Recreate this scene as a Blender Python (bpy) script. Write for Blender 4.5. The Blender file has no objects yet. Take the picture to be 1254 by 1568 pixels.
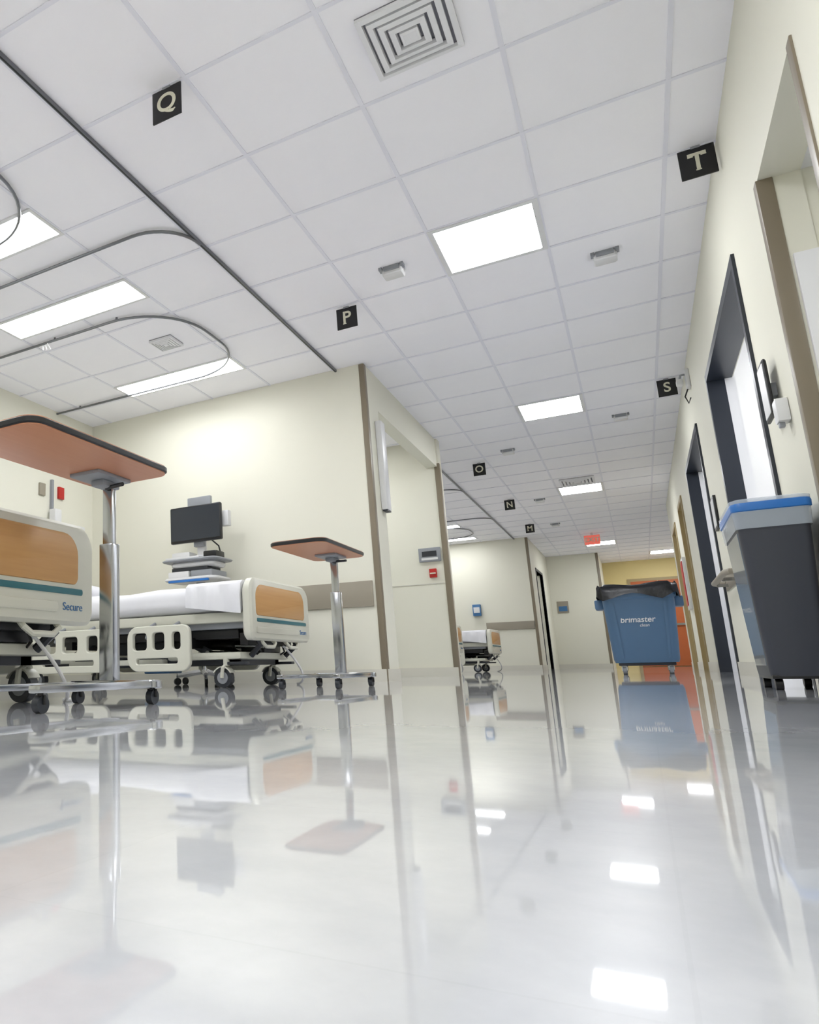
import bpy, bmesh, math
from mathutils import Vector, Matrix, noise
pi=math.pi
H=2.695; CAM_H=0.112
# ---------------------------------------------------------------- materials
def lin(c):
    return tuple(((x/255)/12.92 if x/255<=0.04045 else ((x/255+0.055)/1.055)**2.4) for x in c)
def mat(name,rgb,rough=0.5,metal=0.0,emit=0,var=0.03,scale=8.0,bump=0.0,spec=0.5,coat=0.0,alpha=1.0,trans=0.0):
    m=bpy.data.materials.new(name); m.use_nodes=True
    nt=m.node_tree; b=nt.nodes["Principled BSDF"]
    c=lin(rgb)
    b.inputs["Roughness"].default_value=rough
    b.inputs["Metallic"].default_value=metal
    b.inputs["Specular IOR Level"].default_value=spec
    b.inputs["Coat Weight"].default_value=coat
    b.inputs["Alpha"].default_value=alpha
    b.inputs["Transmission Weight"].default_value=trans
    tc=nt.nodes.new("ShaderNodeTexCoord"); n=nt.nodes.new("ShaderNodeTexNoise")
    n.inputs["Scale"].default_value=scale; n.inputs["Detail"].default_value=4
    nt.links.new(tc.outputs["Object"],n.inputs["Vector"])
    mx=nt.nodes.new("ShaderNodeMix"); mx.data_type='RGBA'
    mx.inputs[6].default_value=(*[max(0,x*(1-var)) for x in c],1)
    mx.inputs[7].default_value=(*[min(1,x*(1+var)) for x in c],1)
    nt.links.new(n.outputs["Fac"],mx.inputs[0]); nt.links.new(mx.outputs[2],b.inputs["Base Color"])
    if bump:
        bp=nt.nodes.new("ShaderNodeBump"); bp.inputs["Strength"].default_value=bump; bp.inputs["Distance"].default_value=0.002
        nt.links.new(n.outputs["Fac"],bp.inputs["Height"]); nt.links.new(bp.outputs[0],b.inputs["Normal"])
    if emit:
        b.inputs["Emission Color"].default_value=(*c,1); b.inputs["Emission Strength"].default_value=emit
    return m
def wood(name,rgb1,rgb2,rough=0.4,axis='Y'):
    m=mat(name,rgb1,rough); nt=m.node_tree; b=nt.nodes["Principled BSDF"]
    tc=nt.nodes.new("ShaderNodeTexCoord"); mp=nt.nodes.new("ShaderNodeMapping")
    mp.inputs["Scale"].default_value=(60,3,60) if axis=='Y' else (3,60,60)
    n=nt.nodes.new("ShaderNodeTexNoise"); n.inputs["Scale"].default_value=1.2; n.inputs["Detail"].default_value=6
    mx=nt.nodes.new("ShaderNodeMix"); mx.data_type='RGBA'
    mx.inputs[6].default_value=(*lin(rgb1),1); mx.inputs[7].default_value=(*lin(rgb2),1)
    nt.links.new(tc.outputs["Object"],mp.inputs[0]); nt.links.new(mp.outputs[0],n.inputs["Vector"])
    nt.links.new(n.outputs["Fac"],mx.inputs[0]); nt.links.new(mx.outputs[2],b.inputs["Base Color"])
    return m
M={}
M['wall']=mat('wall_paint_cream',(230,228,213),0.6,var=0.01,scale=2,bump=0.03,spec=.3)
M['wallw']=mat('wall_paint_offwhite',(234,234,235),0.5,var=0.01)
M['wally']=mat('wall_paint_yellow',(226,208,150),0.55,var=0.02)
M['base']=mat('baseboard_vinyl',(216,213,201),0.4)
M['tile']=mat('ceiling_tile_mineral',(250,249,254),0.85,var=0.03,scale=5,bump=0.08)
M['tbar']=mat('ceiling_tbar',(234,234,242),0.5,var=0.01)
M['guard']=mat('corner_guard_taupe',(130,119,100),0.4)
M['bumper']=mat('bumper_taupe',(154,146,131),0.45)
M['dark']=mat('door_frame_dark',(34,40,50),0.35)
M['tan']=mat('door_frame_tan',(164,147,108),0.45)
M['black']=mat('black_plastic',(16,16,18),0.35)
M['letter']=mat('letter_cream',(222,219,198),0.5)
M['white']=mat('white_plastic',(224,224,224),0.35)
M['cream']=mat('bed_plastic_cream',(214,213,199),0.35)
M['grey']=mat('grey_plastic',(146,149,154),0.4)
M['dgrey']=mat('dark_grey_plastic',(44,47,53),0.4)
M['chrome']=mat('chrome',(190,192,195),0.15,metal=1.0)
M['alum']=mat('aluminium_track',(120,122,126),0.3,metal=0.8)
M['teal']=mat('teal_stripe',(48,108,118),0.4)
M['blue']=mat('blue_plastic',(62,112,160),0.35,var=0.04)
M['bluebin']=mat('bin_blue_plastic',(84,116,148),0.38,var=0.04)
M['bluerim']=mat('rim_blue_plastic',(40,110,185),0.3)
M['slate']=mat('can_slate_plastic',(56,59,68),0.42)
M['slatesheen']=mat('can_side_sheen',(120,130,142),0.18,coat=.6)
M['bag']=mat('black_bag',(12,14,20),0.22,bump=0.6,scale=30)
M['clearbag']=mat('clear_bag',(215,225,235),0.2,alpha=0.45)
M['sheet']=mat('bed_sheet',(230,230,234),0.8,var=0.02,bump=0.3,scale=14)
M['red']=mat('red_paint',(185,34,30),0.4)
M['orange']=mat('door_orange_brown',(184,98,52),0.4,var=0.08)
M['screen']=mat('screen_dark',(42,47,55),0.15)
M['vent']=mat('vent_white',(230,230,232),0.5)
M['ventdark']=mat('vent_recess',(150,150,156),0.7)
M['lamp']=mat('light_panel',(250,252,255),0.5,emit=27,var=0)
M['lampbay']=mat('light_panel_bay',(250,252,255),0.5,emit=18,var=0)
M['exit']=mat('exit_red',(232,110,95),0.4,emit=0.5)
M['woodtop']=wood('laminate_cherry',(204,144,110),(194,130,98),0.35)
M['woodbed']=wood('laminate_oak',(204,158,100),(190,142,86),0.4)
def floor_mat():
    m=bpy.data.materials.new('floor_polished_vinyl'); m.use_nodes=True
    nt=m.node_tree; b=nt.nodes["Principled BSDF"]; L=nt.links.new
    tc=nt.nodes.new("ShaderNodeTexCoord")
    mp=nt.nodes.new("ShaderNodeMapping"); mp.inputs["Location"].default_value=(.37,.71,.53); mp.inputs["Rotation"].default_value=(0.2,0.1,.5)
    L(tc.outputs["Object"],mp.inputs[0])
    def ns(s,d,r=.5):
        n=nt.nodes.new("ShaderNodeTexNoise"); n.inputs["Scale"].default_value=s; n.inputs["Detail"].default_value=d; n.inputs["Roughness"].default_value=r
        L(mp.outputs[0],n.inputs["Vector"]); return n
    def ramp(n,p0,p1,c0,c1):
        rp=nt.nodes.new("ShaderNodeValToRGB"); e=rp.color_ramp.elements
        e[0].position=p0; e[1].position=p1; e[0].color=(*c0,1); e[1].color=(*c1,1); L(n.outputs["Fac"],rp.inputs[0]); return rp
    def mul(a,bb):
        mx=nt.nodes.new("ShaderNodeMix"); mx.data_type='RGBA'; mx.blend_type='MULTIPLY'; mx.inputs[0].default_value=1
        L(a,mx.inputs[6]); L(bb,mx.inputs[7]); return mx.outputs[2]
    r1=ramp(ns(2.1,7,.65),.34,.66,lin((178,181,188)),lin((208,209,212)))
    r2=ramp(ns(26,4,.6),.35,.65,(.94,.94,.945),(1,1,1))
    br=nt.nodes.new("ShaderNodeTexBrick"); br.offset=0; br.squash=1
    br.inputs["Scale"].default_value=1; br.inputs["Brick Width"].default_value=0.305; br.inputs["Row Height"].default_value=0.305
    br.inputs["Mortar Size"].default_value=0.0010; br.inputs["Bias"].default_value=0
    br.inputs["Color1"].default_value=(1,1,1,1); br.inputs["Color2"].default_value=(.97,.97,.973,1); br.inputs["Mortar"].default_value=(.955,.955,.955,1)
    L(tc.outputs["Object"],br.inputs["Vector"])
    L(mul(mul(r1.outputs[0],r2.outputs[0]),br.outputs["Color"]),b.inputs["Base Color"])
    b.inputs["Roughness"].default_value=0.3; b.inputs["Specular IOR Level"].default_value=0.35
    b.inputs["Coat Weight"].default_value=1.0; b.inputs["Coat IOR"].default_value=1.6
    b.inputs["Coat Roughness"].default_value=.028
    return m
M['floor']=floor_mat()
# ---------------------------------------------------------------- helpers
col=bpy.context.scene.collection
def empty(name,loc=(0,0,0),rz=0):
    e=bpy.data.objects.new(name,None); e.location=loc; e.rotation_euler=(0,0,rz); e.empty_display_size=0.1
    col.objects.link(e); return e
def put(name,bm,m,parent=None,smooth=False):
    bmesh.ops.recalc_face_normals(bm,faces=bm.faces[:])
    me=bpy.data.meshes.new(name); bm.to_mesh(me); bm.free()
    if smooth:
        for p in me.polygons: p.use_smooth=True
        try: me.set_sharp_from_angle(angle=math.radians(40))
        except Exception: pass
    me.materials.append(M[m] if isinstance(m,str) else m)
    o=bpy.data.objects.new(name,me); col.objects.link(o)
    if parent: o.parent=parent
    return o
def addbox(bm,a,b):
    x0,x1=sorted((a[0],b[0]));y0,y1=sorted((a[1],b[1]));z0,z1=sorted((a[2],b[2]))
    v=[bm.verts.new(p) for p in [(x0,y0,z0),(x1,y0,z0),(x1,y1,z0),(x0,y1,z0),(x0,y0,z1),(x1,y0,z1),(x1,y1,z1),(x0,y1,z1)]]
    for f in [(0,3,2,1),(4,5,6,7),(0,1,5,4),(1,2,6,5),(2,3,7,6),(3,0,4,7)]: bm.faces.new([v[i] for i in f])
def box(name,a,b,m,parent=None,bev=0.0,seg=2):
    bm=bmesh.new(); addbox(bm,a,b)
    if bev: bmesh.ops.bevel(bm,geom=bm.edges[:],offset=bev,segments=seg,affect='EDGES',profile=0.6)
    return put(name,bm,m,parent,smooth=bool(bev))
def boxes(name,lst,m,parent=None):
    bm=bmesh.new()
    for a,b in lst: addbox(bm,a,b)
    return put(name,bm,m,parent)
def rr(w,h,r,n=5,cx=0,cy=0):
    if not isinstance(r,(list,tuple)): r=[r]*4
    pts=[]
    for (sx,sy,a0),rad in zip([(1,-1,-90),(1,1,0),(-1,1,90),(-1,-1,180)],r):
        ox=cx+sx*(w/2-rad); oy=cy+sy*(h/2-rad)
        for i in range(n+1):
            a=math.radians(a0+90*i/n); pts.append((ox+rad*math.cos(a),oy+rad*math.sin(a)))
    return pts
def loft(name,loops,m,parent=None,cap0=True,cap1=True,smooth=True):
    bm=bmesh.new(); V=[[bm.verts.new(p) for p in lp] for lp in loops]
    n=len(V[0])
    for a,b in zip(V,V[1:]):
        for i in range(n): bm.faces.new([a[i],a[(i+1)%n],b[(i+1)%n],b[i]])
    if cap0: bm.faces.new(V[0][::-1])
    if cap1: bm.faces.new(V[-1])
    return put(name,bm,m,parent,smooth)
def prism(name,pts,axis,a0,a1,m,parent=None,bev=0.0):
    f={'X':lambda p,a:(a,p[0],p[1]),'Y':lambda p,a:(p[0],a,p[1]),'Z':lambda p,a:(p[0],p[1],a)}[axis]
    if bev:
        cx=sum(p[0] for p in pts)/len(pts); cy=sum(p[1] for p in pts)/len(pts)
        w=max(abs(p[0]-cx) for p in pts); h=max(abs(p[1]-cy) for p in pts)
        sm=[(cx+(p[0]-cx)*(1-bev/w),cy+(p[1]-cy)*(1-bev/h)) for p in pts]
        s=1 if a1>a0 else -1
        L=[[f(p,a0) for p in sm],[f(p,a0+s*bev) for p in pts],[f(p,a1-s*bev) for p in pts],[f(p,a1) for p in sm]]
    else: L=[[f(p,a0) for p in pts],[f(p,a1) for p in pts]]
    return loft(name,L,m,parent)
def sweep(name,pts,r,m,parent=None,seg=8,closed=False):
    pts=[Vector(p) for p in pts]; n=len(pts); bm=bmesh.new(); rings=[]
    up=Vector((0,0,1)); prev=None
    for i,p in enumerate(pts):
        if closed: t=(pts[(i+1)%n]-pts[i-1])
        else: t=pts[min(i+1,n-1)]-pts[max(i-1,0)]
        t.normalize()
        if prev is None:
            s=t.cross(up)
            if s.length<1e-3: s=t.cross(Vector((1,0,0)))
        else: s=prev-t*prev.dot(t)
        if s.length<1e-4: s=t.orthogonal()
        s.normalize(); prev=s; u=s.cross(t)
        rings.append([bm.verts.new(p+r*(math.cos(2*pi*k/seg)*s+math.sin(2*pi*k/seg)*u)) for k in range(seg)])
    for i in range(n if closed else n-1):
        a=rings[i];b=rings[(i+1)%n]
        for k in range(seg): bm.faces.new([a[k],a[(k+1)%seg],b[(k+1)%seg],b[k]])
    if not closed: bm.faces.new(rings[0][::-1]); bm.faces.new(rings[-1])
    return put(name,bm,m,parent,True)
def cyl(name,p0,p1,r,m,parent=None,seg=20): 
    return sweep(name,[p0,p1],r,m,parent,seg)
def text(name,s,size,m,parent,loc,rot,ext=0.001,bold=0.0,shear=0.0):
    cu=bpy.data.curves.new(name,'FONT'); cu.body=s; cu.size=size; cu.extrude=ext; cu.align_x='CENTER'; cu.align_y='CENTER'; cu.offset=bold; cu.shear=shear
    tmp=bpy.data.objects.new(name+'_c',cu); col.objects.link(tmp)
    bpy.context.view_layer.update()
    me=bpy.data.meshes.new_from_object(tmp.evaluated_get(bpy.context.evaluated_depsgraph_get()))
    bpy.data.objects.remove(tmp)
    me.materials.clear(); me.materials.append(M[m])
    o=bpy.data.objects.new(name,me); col.objects.link(o); o.parent=parent; o.location=loc; o.rotation_euler=rot
    return o
def holed(name,loops,depth,m,parent,mw,bev=0.006):
    cu=bpy.data.curves.new(name,'CURVE'); cu.dimensions='2D'; cu.fill_mode='BOTH'; cu.extrude=depth/2; cu.bevel_depth=bev; cu.bevel_resolution=1
    for lp in loops:
        sp=cu.splines.new('POLY'); sp.points.add(len(lp)-1); sp.use_cyclic_u=True
        for q,p in zip(sp.points,lp): q.co=(p[0],p[1],0,1)
    tmp=bpy.data.objects.new(name+'_c',cu); col.objects.link(tmp); bpy.context.view_layer.update()
    me=bpy.data.meshes.new_from_object(tmp.evaluated_get(bpy.context.evaluated_depsgraph_get()))
    bpy.data.objects.remove(tmp); me.transform(mw)
    me.materials.clear(); me.materials.append(M[m])
    o=bpy.data.objects.new(name,me); col.objects.link(o); o.parent=parent
    return o
# ---------------------------------------------------------------- room shell
XR=0.645; XL=-4.7; XP=-1.74; YB=-3.0; YE=22.5; YW=5.98; YM=8.6; YF=16.7; YS=20.2; YC=14.6
G0=-.180; GY=4.26
boxes('floor',[((-5.0,YB-.2,-.1),(3.8,YE+.3,0))],'floor')
boxes('ceiling',[((-5.0,YB-.2,H),(3.8,YE+.3,H+.1))],'tile')
g=[]
x=G0-0.61*7
while x<3.6: g.append(((x-.010,YB,H-.005),(x+.010,YE,H+.001))); x+=.61
y=GY-.61*11
while y<YE: g.append(((XL,y-.010,H-.0055),(3.6,y+.010,H+.001))); y+=.61
boxes('trim_ceiling_grid',g,'tbar')
T=0.14
def ywall(y0,y1,z0=0,z1=H,x=XR): return ((x,y0,z0),(x+T,y1,z1))
DH=2.065; AH=2.035
D1=(4.42,6.25); D2=(7.6,9.35); D3=(10.9,11.7); D6=(13.0,14.0)
boxes('wall_right',[ywall(YB,2.76),ywall(2.76,3.57,AH),ywall(3.57,D1[0]),ywall(*D1,DH),ywall(D1[1],D2[0]),
  ywall(*D2,DH),ywall(D2[1],D3[0]),ywall(*D3,DH),ywall(D3[1],D6[0]),ywall(*D6,DH),ywall(D6[1],YC),((XR,YC,0),(1.4,YC+.14,H)),((1.4,YC,0),(1.54,YE,H))],'wall')
boxes('wall_right_alcove',[((XR+T,3.58,0),(2.1,3.72,H)),((2.1,2.2,0),(2.2,3.72,H)),((XR+T,2.1,0),(2.2,2.2,H))],'wall')
boxes('ceiling_alcove',[((XR+T,2.2,AH+.005),(2.1,3.58,AH+.05))],'wallw')
boxes('wall_right_rooms',[((XR+T,4.12,0),(3.5,4.24,H)),((3.4,4.24,0),(3.5,10.2,H)),((XR+T,10.1,0),(3.4,10.2,H)),((XR+T,6.9,0),(3.4,7.0,H))],'wallw')
boxes('wall_left',[((XL-.12,YB,0),(XL,YE,H))],'wall')
boxes('wall_back',[((-5,YB-.12,0),(3.6,YB,H))],'wall')
boxes('wall_bay_near',[((XL,YW,0),(XP,YW+.14,H)),((XP-.12,YW+.14,0),(XP,YW+.35,H)),((XP-.12,YW+.35,2.36),(XP,YM,H))],'wall')
boxes('wall_bay_middle',[((XL,YM,0),(XP+.02,YM+.14,H))],'wall')
boxes('wall_bay_far',[((XL,YF,0),(XP,YF+.14,H)),((XP-.12,YF+.14,0),(XP,17.6,H)),((XP-.12,17.6,2.1),(XP,18.8,H)),((XP-.12,18.8,0),(XP,YS+.2,H))],'wall')
boxes('wall_end',[((XP,YS,0),(-.63,YS+.14,H)),((-.77,YS+.14,0),(-.63,YE,H))],'wall')
boxes('wall_end_hall',[((-.77,YE,0),(1.6,YE+.12,H))],'wally')
boxes('wall_far_room',[((XL,19.9,0),(XP-.12,20.0,H))],'wallw')
boxes('baseboard_left',[((XL,YW-.015,0),(XP,YW,.1)),((XP,YW,0),(XP+.012,YW+.35,.1)),((XL,YB,0),(XL+.012,YW-.01,.1)),((XL,YM-.015,0),(XP+.02,YM,.1)),
   ((XL,YF-.015,0),(XP,YF,.1)),((XP,YF,0),(XP+.012,17.55,.1)),((XP,YS-.015,0),(-.63,YS,.1))],'base')
boxes('baseboard_right',[((XR-.012,a,0),(XR,b,.1)) for a,b in [(YB,2.7),(3.62,D1[0]-.05),(D1[1]+.06,D2[0]-.05),(D2[1]+.06,D3[0]-.05),(D3[1]+.06,D6[0]-.05),(D6[1]+.06,YC)]],'base')
boxes('trim_alcove_line',[((XL,YM-.006,1.02),(XP-.04,YM,1.03))],'base')
def guard(name,x0,x1,y0,y1,z1): box(name,(x0,y0,0),(x1,y1,z1),'guard',None,.004)
guard('trim_corner_guard',XP-.04,XP+.008,YW-.008,YW+.05,H-.006)
guard('trim_corner_guard',XP-.03,XP+.028,YM-.01,YM+.05,2.4)
guard('trim_corner_guard',XR-.008,XR+.05,3.562,3.62,AH)
guard('trim_corner_guard',XR-.008,XR+.05,2.71,2.768,AH)
guard('trim_corner_guard',XP-.045,XP+.008,YF-.008,YF+.05,H-.006)
guard('trim_corner_guard',-.68,-.622,YS-.008,YS+.05,H-.006)
box('trim_wall_protection',(XR+.06,3.55,0.0),(2.08,3.572,1.68),'wallw',None,.004)
def dframe(n,y0,y1,m,dep=.09):
    e=empty(n)
    boxes('frame',[((XR-.015,y0-.05,0),(XR+dep,y0+.004,DH+.05)),((XR-.015,y1-.004,0),(XR+dep,y1+.05,DH+.05)),((XR-.015,y0,DH-.004),(XR+T*.95,y1,DH+.05))],m,e)
    boxes('reveal',[((XR+dep,y0-.001,0),(XR+T+.01,y0+.002,DH)),((XR+dep,y1-.002,0),(XR+T+.01,y1+.001,DH))],'wallw',e)
    return e
d1=dframe('door_1',*D1,'dark'); d2=dframe('door_2',*D2,'dark'); d3=dframe('door_3',*D3,'tan'); d6=dframe('door_6',*D6,'tan')
box('door_leaf',(XR+.08,D3[0],0.01),(XR+.12,D3[1],DH),'wally',d3)
box('door_leaf',(XR+.08,D6[0],0.01),(XR+.12,D6[1],DH),'wally',d6)
boxes('closer_arm',[((.86,5.0,1.83),(.92,5.04,1.88)),((.92,5.0,1.85),(1.2,5.03,1.87))],'grey',d1)
box('leaf',(.84,5.04,0.01),(1.72,5.08,2.0),'wallw',d1)
e=empty('door_4')
boxes('frame',[((-.12,YE-.03,0),(-.05,YE,2.22)),((1.13,YE-.03,0),(1.2,YE,2.22)),((-.05,YE-.03,2.15),(1.13,YE,2.22))],'tan',e)
boxes('leaves',[((-.05,YE-.025,0.01),(.535,YE-.005,2.15)),((.545,YE-.025,0.01),(1.13,YE-.005,2.15))],'orange',e)
boxes('vision_panels',[((.36,YE-.028,1.1),(.46,YE-.024,1.8)),((.62,YE-.028,1.1),(.72,YE-.024,1.8))],'screen',e)
boxes('push_bars',[((.02,YE-.07,1.0),(.48,YE-.025,1.05)),((.6,YE-.07,1.0),(1.08,YE-.025,1.05))],'chrome',e)
# ---------------------------------------------------------------- ceiling items
def light(x0,x1,y0,y1,z=H,mt='lamp'):
    e=empty('ceiling_light',((x0+x1)/2,(y0+y1)/2,z)); w=(x1-x0)/2;d=(y1-y0)/2
    f=.032 if y1-y0>.4 else .022
    boxes('frame',[((-w,-d,-.010),(w,-d+f,0)),((-w,d-f,-.010),(w,d,0)),((-w,-d+f,-.010),(-w+f,d-f,0)),((w-f,-d+f,-.010),(w,d-f,0))],'white',e)
    boxes('diffuser',[((-w+f,-d+f,-.008),(w-f,d-f,-.001))],mt,e)
def tile(ky,kx=-1): return (G0+.61*kx,G0+.61*(kx+1),GY+.61*ky,GY+.61*(ky+1))
for ky in (0,6,13,23,-5,-7,-10): light(*tile(ky))  # negative rows are out of view; the first was added to brighten the corners
light(*tile(27,1))  # extra panel added to brighten the end hall and its door
for y0 in (2.75,3.67,5.19,.3,-1.5,10.4,12.2,14.3,15.9): light(G0-.61*6,G0-.61*4,y0,y0+.305,H,'lampbay')
light(-3.25,-2.64,7.31,7.92)  # hidden panel added to brighten the left alcove wall
light(1.3,1.6,2.5,2.8,AH+.005); light(1.64,2.25,4.5,5.11); light(1.64,2.25,5.9,6.51); light(1.64,2.25,8.1,8.71); light(-3.25,-2.64,18.3,18.9)  # panels added to brighten the alcove and side rooms behind the openings
def diffuser(x,y,s):
    e=empty('ceiling_vent',(x,y,H))
    boxes('back',[((-s/2,-s/2,-.003),(s/2,s/2,0))],'ventdark',e)
    k=5
    for i in range(k):
        w=s*(1-i/k)/2; w2=w-s/k/2*.62
        def sq(w,z): return [(w,-w,z),(w,w,z),(-w,w,z),(-w,-w,z)]
        if i<k-1: loft('louvre_%d'%(i+1),[sq(w,-.006),sq(w,-.022-.002*i),sq(w2,-.026-.002*i),sq(w2-.003,-.01),sq(w,-.006)],'vent',e,False,False,False)
        else: loft('louvre_core',[sq(w,-.006),sq(w,-.03),sq(w*.7,-.034)],'vent',e,True,True,False)
diffuser(-.49,2.735,.36); diffuser(-.49,GY+.61*12.5,.44); diffuser(-2.92,4.66,.2)
def sign(ch,x,y,s=.15):
    e=empty('hanging_sign',(x,y,H-.012))
    box('plate',(-s/2,-.004,-s*1.07),(s/2,.004,0),'black',e,.0015)
    box('clip',(-.02,-.006,-.004),(.02,.006,.008),'grey',e)
    text('letter',ch,s*.85,'letter',e,(0,-.0055,-s*.53),(pi/2,0,0),bold=.002)
    z0=-s*.53; hh=s*.85*.345
    ser={'T':[(0,-hh),(-.028,hh-.012),(.028,hh-.012)],'P':[(-.017,-hh)],'N':[(-.027,-hh),(-.027,hh),(.027,hh)],'M':[(-.034,-hh),(.034,-hh)]}.get(ch,[])
    if ser: boxes('serifs',[((a-.012,-.0068,z0+b-.003),(a+.012,-.005,z0+b+.003)) for a,b in ser],'letter',e)
for ch,x,y in (('Q',-1.495,2.43),('P',-1.515,4.90),('O',-1.50,10.0),('N',-1.50,12.6),('M',-1.50,15.1)): sign(ch,x,y)
sign('T',.557,4.25,.155); sign('S',.505,7.95,.15)
def sensor(x,y):
    e=empty('ceiling_sensor',(x,y,H))
    prism('housing',rr(.13,.10,.012,4,0,.02),'Z',-.05,0,'white',e,.006)
    boxes('bracket',[((-.08,-.05,-.02),(-.06,.0,0)),((.06,-.05,-.02),(.08,.0,0)),((-.05,-.045,-.03),(.05,-.03,-.0))],'grey',e)
for p in ((-1.08,4.56),(.12,5.15),(-1.09,9.6),(.12,8.9),(-1.09,12.9),(-1.09,15.4)): sensor(*p)
def arc(cx,cy,r,a0,a1,n=12,z=0): return [(cx+r*math.cos(math.radians(a0+(a1-a0)*i/n)),cy+r*math.sin(math.radians(a0+(a1-a0)*i/n)),z) for i in range(n+1)]
zt=H-.022
def utrack(y0,y1,xr=-2.54):
    e=empty('curtain_track'); r=(y1-y0)/2*.80
    pts=[(XL,y0,zt)]+arc(xr-r,y0+r,r,-90,0,12,zt)+arc(xr-r,y1-r,r,0,90,12,zt)+[(XL,y1,zt)]
    sweep('rail',pts,.010,'alum',e)
    boxes('standoffs',[((x-.006,y-.006,zt),(x+.006,y+.006,H)) for x in (-4.4,-3.6,-3.0) for y in (y0,y1)],'alum',e)
    for k in range(3): sweep('carrier_%d'%k,[(-3.72+.03*k,y0+.01*math.cos(a)*k,zt-.035-.018*math.cos(a)) for a in [0,.8,1.6,2.4,3.1]],.005,'white',e,6)
for s in (0,-2.5,-5.0,5.4,7.9,10.4): utrack(4.10+s,5.40+s)
XT=-1.985
for (ya,yb,sp) in ((YB,YW,(3.28,.8)),(YM+.14,YF,(11.2,13.8))):
    e=empty('curtain_track')
    boxes('rail',[((XT-.009,ya,H-.024),(XT+.009,yb,H-.004))],'alum',e)
    boxes('rail_slot',[((XT-.004,ya,H-.0245),(XT+.004,yb,H-.0235))],'black',e)
    for i,ys in enumerate(sp):
        r=.30
        sweep('branch_%d'%(i+1),[(XL,ys,zt)]+arc(XT-r,ys+r,r,-90,0,10,zt),.010,'alum',e)
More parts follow.
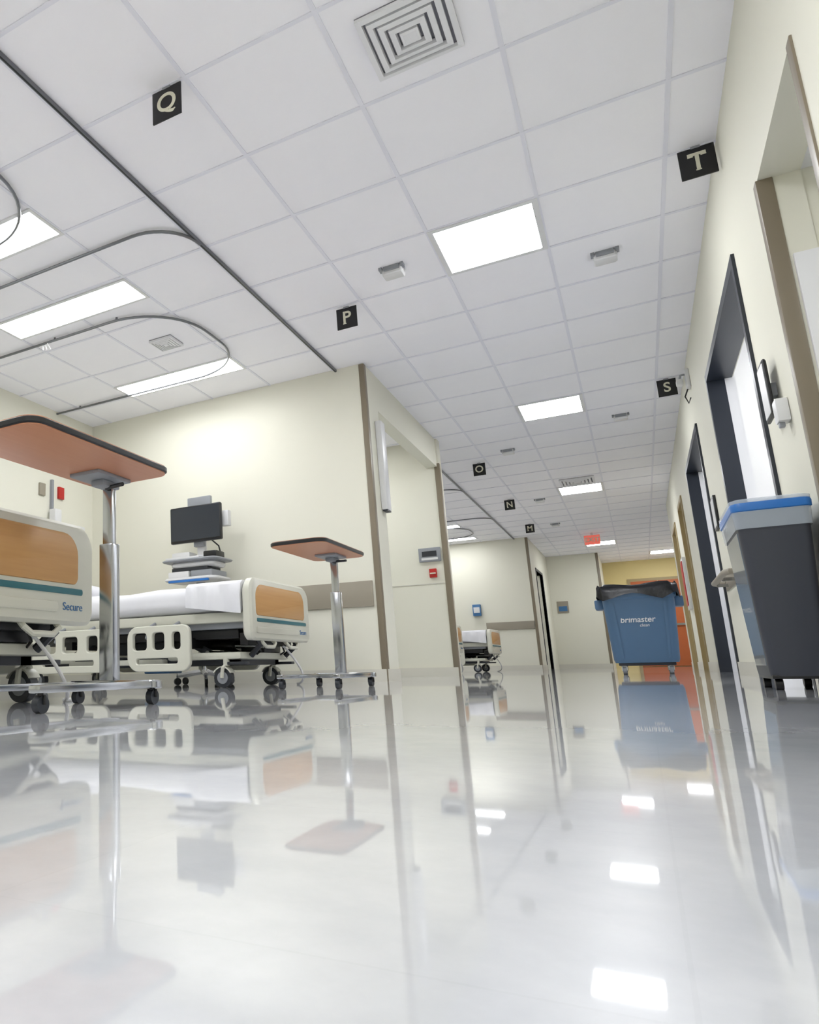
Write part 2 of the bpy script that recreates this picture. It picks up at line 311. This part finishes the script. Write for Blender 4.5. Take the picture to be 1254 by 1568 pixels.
# ---------------------------------------------------------------- beds
def bed(xf,y0,dz=0.0,W=1.0):
    e=empty('hospital_bed',(xf,y0,0)); D=dz
    def board(n,x0,x1,zb,zt_,face):
        hh=zt_-zb
        prism(n,rr(W,hh,[.05,.10,.10,.05],6,W/2,zb+hh/2),'X',x0,x1,'cream',e,.015)
        xa=x1-.004 if face>0 else x0+.004; xb=xa+face*.009
        prism(n+'_wood',rr(W*.82,hh*.50,[.03,.09,.09,.03],6,W/2-.02,zb+hh*.64),'X',xa,xb,'woodbed',e,.003)
        prism(n+'_stripe',rr(W*.84,hh*.06,.008,3,W/2,zb+hh*.32),'X',xa,xb,'teal',e,.002)
        prism(n+'_lower_ridge',rr(W*.70,hh*.10,.015,3,W/2-.08,zb+hh*.16),'X',xa,xb,'cream',e,.002)
    board('footboard',-.07,0,.305+D,.72+D,1)
    text('logo','Secure',.045,'blue',e,(.001,W*.86,.375+D),(pi/2,0,pi/2))
    board('headboard',-2.28,-2.21,.42+D,.98+D,1)
    box('deck',(-2.2,.07,.43+D),(-.06,W-.07,.50+D),'cream',e,.015)
    box('deck_pan',(-2.1,.12,.39+D),(-.12,W-.12,.435+D),'grey',e,.01)
    bm=bmesh.new(); addbox(bm,(-2.16,.04,.49+D),(-.09,W-.04,.69+D))
    bmesh.ops.subdivide_edges(bm,edges=bm.edges[:],cuts=14,use_grid_fill=True)
    cx,cy,cz=-1.125,W/2,.59+D; hx,hy,hz=1.035,W/2-.04,.10
    for v in bm.verts:
        u=(v.co.x-cx)/hx; w=(v.co.y-cy)/hy; q=(v.co.z-cz)/hz
        v.co.x=cx+hx*u*(1-.03*abs(q)**3); v.co.y=cy+hy*w*(1-.08*abs(q)**3)
        edge=max(abs(u)**10,abs(w)**6)
        v.co.z=cz+hz*q*(1-.25*edge)
        nn=noise.noise(Vector((v.co.x*3.1+y0,v.co.y*3.3,v.co.z*4)))
        if q>0: v.co.z+=.022*nn+ .05*max(0,(-u-.2))*(1 if q>0.5 else .5)
        v.co.y+=.012*nn
    put('mattress',bm,'sheet',e,True)
    L=[]
    for i in range(13):
        x=-.50+.42*i/12; wv=.014*math.sin(i*1.3); dr=.50+D+.06*(1-i/12)
        L.append([(x,.30,.70+D+wv*.5),(x,.05,.705+D),(x,.012+wv,.68+D),(x,-.005+wv,.60+D),(x,.0+wv,dr-.02),(x,.02+wv,dr),(x,.03,.62+D),(x,.30,.68+D)])
    loft('blanket_fold',L,'sheet',e)
    bm=bmesh.new(); bmesh.ops.create_uvsphere(bm,u_segments=24,v_segments=14,radius=1)
    for v in bm.verts:
        c=v.co; f=lambda t:math.copysign(abs(t)**.6,t)
        v.co=Vector((-1.9+.20*f(c.x),W/2+.34*f(c.y),.775+D+.075*c.z))
    put('pillow',bm,'sheet',e,True)
    for side,yy in (('near',-.035),('far',W+.035)):
        for nm,xa,ln in (('foot',-.95,.50),('head',-1.85,.72)):
            out=rr(ln,.30,[.06,.05,.08,.09],5,xa+ln/2,.27+D*.5)
            h1=rr(ln*.26,.13,.03,4,xa+ln*.20,.32+D*.5); h2=rr(ln*.22,.13,.03,4,xa+ln*.51,.32+D*.5); h2b=rr(ln*.16,.13,.03,4,xa+ln*.80,.32+D*.5)
            h3=rr(ln*.70,.05,.02,4,xa+ln*.48,.185+D*.5)
            holed('rail_%s_%s'%(side,nm),[out,h1,h2,h2b,h3],.025,'cream',e,Matrix.Translation((0,yy,0))@Matrix.Rotation(pi/2,4,'X'))
            for k in (.3,.7):
                s=.04 if side=='near' else -.04
                sweep('rail_arm_%s_%s_%d'%(side,nm,k*10),[(xa+ln*k,yy,.34+D*.5),(xa+ln*k,yy+s,.42+D),(xa+ln*k,yy+3*s,.45+D)],.014,'grey',e)
    boxes('base_frame',[((-2.0,.16,.15),(-.2,.22,.22)),((-2.0,W-.22,.15),(-.2,W-.16,.22)),((-2.0,.16,.15),(-1.9,W-.16,.22)),((-.3,.16,.15),(-.2,W-.16,.22)),((-1.15,.16,.16),(-1.05,W-.16,.21))],'dgrey',e)
    box('base_cover',(-.72,.10,.185),(-.14,W-.10,.235),'cream',e,.02)
    box('base_cover_head',(-2.06,.12,.185),(-1.6,W-.12,.245),'cream',e,.02)
    box('side_step',(-1.6,.08,.16),(-.75,.16,.20),'cream',e,.012)
    box('motor',(-1.35,.3,.24),(-.85,.62,.36),'dgrey',e,.02)
    box('battery_box',(-1.0,.22,.10),(-.78,.40,.24),'blue',e,.01)
    box('under_deck_shade',(-1.9,.16,.325),(-.18,W-.12,.39+D),'black',e,.01)  # black box stands in for the shade below the deck
    cyl('actuator_body',(-.75,.42,.31),(-.35,.42,.285),.035,'black',e)
    cyl('actuator_rod',(-.35,.42,.285),(-.12,.42,.275),.014,'chrome',e)
    cyl('actuator_body_b',(-.70,.62,.31),(-.32,.62,.30),.032,'dgrey',e)
    box('control_box',(-.34,.50,.235),(-.15,.78,.315),'black',e,.012)
    boxes('cross_members',[((-.16,.14,.28),(-.10,W-.14,.36)),((-.56,.12,.27),(-.52,W-.12,.34)),((-1.66,.12,.29),(-1.60,W-.12,.35))],'black',e)
    for k,yy in enumerate((.30,.70)):
        sweep('foot_bumper_%d'%k,[(-.06,yy-.10,.33+D),(-.02,yy-.10,.29),(-.015,yy-.06,.265),(-.015,yy+.06,.265),(-.02,yy+.10,.29),(-.06,yy+.10,.33+D)],.013,'cream',e)
        sweep('harness_%d'%k,[(-.12,yy,.33),(-.10,yy+.03,.24),(-.2,yy+.08,.19),(-.4,yy+.06,.25)],.007,'black',e,6)
    for i,(xa,xb) in enumerate(((-.45,-.85),(-1.75,-1.35))):
        for yy in (.28,W-.28):
            sweep('lift_arm_%d_%d'%(i,yy*10),[(xa,yy,.22),(xb,yy,.43+D)],.028,'dgrey',e)
        cyl('lift_axle_%d'%i,(xa,.2,.23),(xa,W-.2,.23),.02,'chrome',e)
    for i,xx in enumerate((-.28,-1.92)):
        for j,yy in enumerate((.12,W-.12)):
            n='caster_%d%d'%(i,j)
            cyl(n+'_wheel',(xx,yy-.022,.066),(xx,yy+.022,.066),.066,'dgrey',e,24)
            cyl(n+'_hub',(xx,yy-.027,.066),(xx,yy+.027,.066),.040,'grey',e,20)
            sweep(n+'_fork',[(xx,yy-.035,.066),(xx+.01,yy-.036,.13),(xx+.02,yy,.158),(xx+.01,yy+.036,.13),(xx,yy+.035,.066)],.013,'cream',e)
            loft(n+'_hood',[[(xx+.076*math.cos(t),yy-.032,.066+.076*math.sin(t)),(xx+.076*math.cos(t),yy+.032,.066+.076*math.sin(t)),(xx+.068*math.cos(t),yy+.032,.066+.068*math.sin(t)),(xx+.068*math.cos(t),yy-.032,.066+.068*math.sin(t))] for t in [pi*(.15+.7*q/8) for q in range(9)]],'cream',e,True,True)
            cyl(n+'_stem',(xx+.02,yy,.145),(xx+.02,yy,.20),.022,'cream',e)
    for yy in (.12,W-.12):
        box('brake_pedal_%d'%(yy*10),(-.24,yy-.03,.15),(-.10,yy+.03,.17),'dgrey',e,.006)
    sweep('foot_bracket_near',[(-.06,.18,.34+D),(-.04,.2,.28),(-.12,.22,.21)],.02,'dgrey',e)
    sweep('foot_bracket_far',[(-.06,W-.18,.34+D),(-.04,W-.2,.28),(-.12,W-.22,.21)],.02,'dgrey',e)
    sweep('power_cable',[(-.1,.7,.28)]+[(-.09+.085*math.sin(pi*i/10),.72+.2*i/10,.27-.262*math.sin(pi/2*i/10)) for i in range(11)]+[(-.1,.98,.008)],.008,'white',e)
    return e
bed(-2.13,4.38); bed(-1.935,1.475,.0); bed(-2.15,13.6); bed(-2.3,11.0)
# ---------------------------------------------------------------- overbed tables
def obt(px,py,zt_,x0,x1,y0,y1):
    e=empty('overbed_table',(px,py,0))
    cx=(x0+x1)/2-px; cy=(y0+y1)/2-py; w=x1-x0; d=y1-y0
    prism('top_edge',rr(w,d,.06,6,cx,cy),'Z',zt_-.024,zt_-.002,'black',e,.004)
    prism('top_surface',rr(w-.012,d-.012,.056,6,cx,cy),'Z',zt_-.004,zt_+.001,'woodtop',e)
    prism('top_underside',rr(w-.014,d-.014,.055,6,cx,cy),'Z',zt_-.028,zt_-.022,'woodtop',e)
    box('mount_plate',(-.07,-.16,zt_-.043),(.07,.05,zt_-.027),'grey',e,.006)
    box('mount_block',(-.03,-.08,zt_-.068),(.03,.03,zt_-.042),'grey',e,.008)
    cyl('height_lever',(.0,-.02,zt_-.065),(.10,-.05,zt_-.07),.008,'dgrey',e)
    box('post_inner',(-.022,-.016,.38),(.022,.016,zt_-.042),'chrome',e,.005)
    box('post_outer',(-.032,-.024,.05),(.032,.024,.60),'chrome',e,.006)
    prism('base_cross',rr(.40,.07,.02,4,0.02,0),'Z',.055,.085,'chrome',e,.005)
    for s in (-1,1):
        xx=s*.17+.02
        box('leg_%s'%('a' if s<0 else 'b'),(xx-.022,-.62,.058),(xx+.022,.03,.082),'chrome',e,.006)
        for k,yy in enumerate((-.59,.0)):
            cyl('wheel_%d%d'%(s+1,k),(xx-.012,yy,.026),(xx+.012,yy,.026),.026,'dgrey',e,18)
            sweep('fork_%d%d'%(s+1,k),[(xx-.017,yy,.026),(xx-.017,yy,.05),(xx+.017,yy,.05),(xx+.017,yy,.026)],.005,'black',e,6)
            cyl('stem_%d%d'%(s+1,k),(xx,yy,.045),(xx,yy,.06),.010,'black',e,12)
    return e
obt(-1.70,2.27,.885,-1.83,-1.46,1.57,2.36)
obt(-1.65,4.66,.862,-1.84,-1.48,4.04,4.82)
# ---------------------------------------------------------------- computer cart
e=empty('computer_cart',(-3.24,5.67,0))
for k in range(5):
    a=2*pi*k/5+.3; c,s=math.cos(a),math.sin(a)
    sweep('base_leg_%d'%k,[(0,0,.11),(.13*c,.13*s,.095),(.24*c,.24*s,.08)],.022,'white',e)
    cyl('caster_%d'%k,(.24*c-.012*s,.24*s+.012*c,.03),(.24*c+.012*s,.24*s-.012*c,.03),.03,'black',e)
    cyl('caster_stem_%d'%k,(.24*c,.24*s,.05),(.24*c,.24*s,.08),.01,'grey',e)
cyl('column',(0,0,.1),(0,0,1.0),.04,'chrome',e)
prism('tray',rr(.52,.34,.06,6,0,-.05),'Z',.88,.91,'white',e,.01)
box('tray_trim',(-.2,-.225,.865),(.2,-.2,.885),'bluerim',e,.005)
box('drawer_a',(-.22,-.19,.91),(-.01,.08,.965),'white',e,.008); box('drawer_b',(.01,-.19,.91),(.22,.08,.965),'grey',e,.008)
box('device_stack',(-.20,-.16,.965),(.16,.08,1.00),'dgrey',e,.006)
prism('tray_body',rr(.44,.26,.05,5,0,-.03),'Z',1.0,1.05,'white',e,.015)
prism('worktop',rr(.56,.36,.06,6,0,-.05),'Z',1.05,1.07,'grey',e,.008)
box('keyboard',(-.24,-.20,1.07),(.10,-.07,1.09),'white',e,.005)
box('scanner',(.12,-.16,1.07),(.25,.0,1.13),'black',e,.015)
box('printer',(-.27,-.05,1.07),(-.08,.10,1.16),'white',e,.02)
box('printer_slot',(-.25,-.056,1.10),(-.10,-.045,1.115),'dgrey',e)
box('paper_stack',(-.02,-.04,1.07),(.11,.10,1.12),'sheet',e,.004)
sweep('cart_cable',[(.05,.05,1.3),(.16,.06,1.2),(.2,.03,1.1),(.14,.0,1.07)],.007,'black',e,6)
box('neck',(-.04,.02,1.06),(.04,.06,1.62),'white',e,.008)
boxes('arm',[((-.06,-.04,1.36),(.06,.05,1.42)),((-.05,-.02,1.2),(.05,.02,1.26))],'grey',e)
box('back_plate',(-.12,.0,1.50),(.12,.04,1.66),'grey',e,.01)
box('side_box',(.20,-.01,1.36),(.30,.05,1.50),'white',e,.01)
prism('monitor_shell',rr(.52,.33,.012,3,0,1.40),'Y',-.075,-.04,'black',e,.006)
prism('monitor_screen',rr(.495,.295,.004,2,0,1.405),'Y',-.078,-.073,'screen',e)
# ---------------------------------------------------------------- wall items
box('wall_bumper_panel',(-3.1,YW-.02,.60),(XP-.06,YW,.81),'bumper',None,.006)
box('wall_bumper_rail',(-2.7,YF-.03,.82),(XP-.05,YF,.98),'bumper',None,.008)
e=empty('medical_gas_outlets',(XL,5.4,1.85))
box('plate_a',(0,-.25,-.06),(.02,-.17,.06),'bumper',e,.004); box('plate_b',(0,.02,-.05),(.025,.10,.07),'red',e,.004)
box('rail',(0,-.09,-.55),(.03,-.06,.12),'grey',e,.004); box('canister',(.02,-.12,-.35),(.10,-.02,-.18),'white',e,.015)
box('outlet_c',(0,.30,-.45),(.03,.42,-.28),'white',e,.005)
box('outlet_blue',(0,-1.1,.0),(.03,-.8,.05),'blue',e,.005)
e=empty('intercom_panel',(-1.91,YM,1.35))
box('body',(-.12,-.03,-.08),(.12,0,.08),'grey',e,.008); box('display',(-.08,-.034,-.02),(.08,-.029,.04),'dgrey',e); box('label',(-.09,-.034,-.06),(.09,-.029,-.035),'white',e)
e=empty('fire_alarm_station',(-1.89,YM,1.14)); box('body',(-.04,-.03,-.05),(.04,0,.05),'red',e,.006); box('handle',(-.03,-.04,-.01),(.03,-.028,.004),'letter',e)
e=empty('towel_dispenser',(XP,YW+.25,1.85)); box('body',(0,-.04,-.42),(.055,.09,.38),'white',e,.015); box('slot',(.01,-.03,-.43),(.05,.08,-.415),'dgrey',e)
# right wall items
e=empty('wall_touch_display',(XR,4.02,1.27))
box('arm',(-.03,-.03,-.03),(0,.03,.03),'grey',e,.005)
prism('case',rr(.17,.26,.015,4,0,0),'X',-.042,-.028,'black',e,.004); prism('screen',rr(.14,.228,.006,3,0,0),'X',-.044,-.041,'white',e)
e=empty('sanitizer_dispenser',(XR,3.86,1.13)); box('body',(-.045,-.04,-.05),(0,.04,.05),'white',e,.010); box('nozzle',(-.04,-.015,-.07),(-.02,.015,-.05),'grey',e,.004)
e=empty('notice_frame',(XR,7.25,1.27)); box('frame',(-.02,-.12,-.13),(0,.12,.13),'black',e,.003); box('sheet',(-.022,-.10,-.11),(-.019,.10,.11),'white',e)
e=empty('handrail',(XR,-.25,.72))
sweep('rail',[(-.005,6.68,0),(-.06,6.66,0),(-.085,6.72,0),(-.085,7.64,0),(-.06,7.70,0),(-.005,7.68,0)],.022,'bumper',e,12)
boxes('brackets',[((-.08,6.95,-.04),(0,6.98,-.015)),((-.08,7.5,-.04),(0,7.53,-.015))],'chrome',e)
box('backing',(-.008,6.65,-.06),(0,7.72,.06),'bumper',e,.002)
e=empty('fire_extinguisher_cabinet',(XR,12.3,1.15)); box('frame',(-.04,-.2,-.35),(0,.2,.35),'white',e,.006); box('panel',(-.05,-.16,-.3),(-.035,.16,.3),'red',e,.005)
e=empty('security_camera',(XR,7.5,2.5))
box('mount',(-.03,-.05,-.08),(0,.05,.09),'white',e,.008); sweep('arm',[(-.02,0,.05),(-.06,0,.05),(-.075,0,.0)],.010,'grey',e); box('head',(-.10,-.04,-.04),(-.05,.04,.01),'white',e,.010)
sweep('cable',[(-.02,.02,-.07),(-.05,.03,-.14),(-.03,.04,-.20),(-.01,.05,-.15)],.006,'black',e)
e=empty('exit_sign',(-.58,17.0,H)); box('body',(-.14,-.02,-.24),(.14,.02,-.05),'exit',e,.006); box('stem',(-.02,-.01,-.06),(.02,.01,0),'white',e); text('lettering','EXIT',.13,'letter',e,(0,-.023,-.145),(pi/2,0,0),bold=.002)
e=empty('wall_notice',(-1.5,YS,1.45)); box('board',(-.12,-.02,-.14),(.12,0,.14),'bumper',e,.004); box('card',(-.09,-.024,-.1),(.09,-.019,.02),'blue',e)
e=empty('wall_glove_box_holder',(-2.85,YF,1.25)); box('body',(-.08,-.08,-.12),(.08,0,.12),'blue',e,.01); box('box',(-.06,-.085,-.06),(.06,-.06,.06),'white',e,.004)
e=empty('door_5'); boxes('frame',[((XP-.13,17.55,0),(XP+.012,17.6,2.15)),((XP-.05,18.8,0),(XP+.012,18.85,2.15)),((XP-.13,17.6,2.1),(XP+.012,18.8,2.15))],'dark',e)
# ---------------------------------------------------------------- blue bin
def bin_blue(x,y):
    e=empty('wheeled_waste_bin',(x,y,0)); n=6; S=.94
    e.scale=(S*.95,S*.95,S)
    def lp(w,d,z,r=.07): return [(px,py,z) for px,py in rr(w,d,r,n)]
    loft('body',[lp(.60,.46,.115,.08),lp(.625,.48,.15,.08),lp(.685,.56,.70),lp(.69,.57,.78),lp(.73,.61,.80),lp(.74,.62,.88),lp(.70,.58,.88),lp(.67,.55,.84)],'bluebin',e,True,False)
    L=[]
    for j,(w,d,z) in enumerate(((.64,.52,.80),(.70,.58,.91),(.74,.62,.935),(.775,.655,.91),(.785,.665,.86),(.795,.675,.80))):
        pts=[]
        base=rr(w,d,.07,n); N=len(base); dense=[]
        for i in range(N):
            a=base[i]; c=base[(i+1)%N]; k=7 if math.hypot(a[0]-c[0],a[1]-c[1])>.1 else 1
            for q in range(k): dense.append((a[0]+(c[0]-a[0])*q/k,a[1]+(c[1]-a[1])*q/k))
        for i,(px,py) in enumerate(dense):
            k=1+.010*math.sin(i*1.7+z*30); pts.append((px*k,py*k,z+.012*math.sin(i*1.1+j)+(.028*math.sin(i*.8+1) if j==5 else 0)))
        L.append(pts)
    loft('liner_bag',L,'bag',e,False,False)
    loft('liner_bag_inside',[[(p[0]*.9,p[1]*.9,.82) for p in lp(.66,.53,0)]]+[lp(.55,.42,.80)],'bag',e,True,True)
    for s in (-1,1):
        box('handle_%s'%('a' if s<0 else 'b'),(s*.34,-.12,.69),(s*.43,.12,.80),'bluebin',e,.02)
        loft('side_rib_%s'%('a' if s<0 else 'b'),[[(s*(.22+.03*t)-.012,-.235-.045*t-.012,.16+.58*t),(s*(.22+.03*t)+.012,-.235-.045*t-.012,.16+.58*t),(s*(.22+.03*t)+.012,-.2-.04*t,.16+.58*t),(s*(.22+.03*t)-.012,-.2-.04*t,.16+.58*t)] for t in (0,1)],'bluebin',e,smooth=False)
    text('logo','brimaster',.085,'white',e,(-.03,-.272,.56),(pi/2-.075,0,0),bold=.001,shear=.15)
    text('logo_small','clean',.045,'white',e,(.03,-.267,.50),(pi/2-.075,0,0),shear=.15)
    box('dolly',(-.27,-.21,.085),(.27,.21,.118),'dgrey',e,.01)
    for i in (-1,1):
        for j in (-1,1):
            cx,cy=i*.22,j*.165
            cyl('wheel_%d%d'%(i+1,j+1),(cx-.018,cy,.042),(cx+.018,cy,.042),.042,'grey',e,20)
            cyl('hub_%d%d'%(i+1,j+1),(cx-.022,cy,.042),(cx+.022,cy,.042),.018,'black',e,12)
            boxes('fork_%d%d'%(i+1,j+1),[((cx-.028,cy-.02,.034),(cx-.020,cy+.02,.09)),((cx+.020,cy-.02,.034),(cx+.028,cy+.02,.09)),((cx-.028,cy-.02,.08),(cx+.028,cy+.02,.09))],'chrome',e)
bin_blue(.02,8.95)
# ---------------------------------------------------------------- slim can
def slim(x,y):
    e=empty('slim_trash_can',(x,y,0)); n=5
    def lp(w,d,z,r=.03): return [(px,py,z) for px,py in rr(w,d,r,n)]
    loft('body',[lp(.175,.40,.05),lp(.18,.405,.07),lp(.228,.50,.66),lp(.23,.50,.68)],'slate',e,True,False)
    loft('side_sheen',[[(-.0925,-.16,.09),(-.0925,.16,.09),(-.088,.16,.09),(-.088,-.16,.09)],[(-.1145,-.205,.60),(-.1145,.205,.60),(-.109,.205,.60),(-.109,-.205,.60)]],'slatesheen',e,smooth=False)  # paler glossy strip stands in for the reflection on the can's side face
    loft('clear_liner',[lp(.236,.507,.61),lp(.242,.512,.66),lp(.246,.518,.70)],'clearbag',e,False,False)
    loft('rim',[lp(.238,.510,.675),lp(.250,.522,.68),lp(.252,.524,.70),lp(.246,.518,.712),lp(.23,.50,.712),lp(.22,.49,.69)],'bluerim',e,False,False)
    loft('clear_liner_top',[lp(.248,.518,.705),lp(.25,.52,.722),lp(.22,.49,.728),lp(.20,.46,.70)],'clearbag',e,False,False)
    box('dolly',(-.085,-.2,.04),(.085,.2,.055),'black',e,.004)
    for i in (-1,1):
        for j in (-1,1):
            cx,cy=i*.065,j*.165
            cyl('wheel_%d%d'%(i+1,j+1),(cx-.012,cy,.021),(cx+.012,cy,.021),.021,'black',e,16)
            cyl('stem_%d%d'%(i+1,j+1),(cx,cy,.03),(cx,cy,.045),.008,'chrome',e,10)
slim(.487,3.82)
# ---------------------------------------------------------------- world, camera
w=bpy.data.worlds.new('world'); bpy.context.scene.world=w; w.use_nodes=True
w.node_tree.nodes['Background'].inputs[0].default_value=(.8,.85,.9,1); w.node_tree.nodes['Background'].inputs[1].default_value=.5
F=1131.2
yd=Vector((722,230,F)).normalized(); xd=Vector((1865,-282,-F)).normalized(); zd=xd.cross(yd).normalized(); xd=yd.cross(zd).normalized()
right=Vector((xd.x,yd.x,zd.x)); down=Vector((xd.y,yd.y,zd.y)); fwd=Vector((xd.z,yd.z,zd.z))
cd=bpy.data.cameras.new('camera'); cam=bpy.data.objects.new('camera',cd); col.objects.link(cam)
m=Matrix((( right.x,-down.x,-fwd.x,0),(right.y,-down.y,-fwd.y,0),(right.z,-down.z,-fwd.z,CAM_H),(0,0,0,1)))
cam.matrix_world=m
cd.sensor_fit='HORIZONTAL'; cd.sensor_width=36; cd.lens=F/1254*36; cd.shift_x=(627-265)/1254; cd.clip_start=.02; cd.clip_end=100
bpy.context.scene.camera=cam
bpy.context.scene.view_settings.view_transform='Standard'
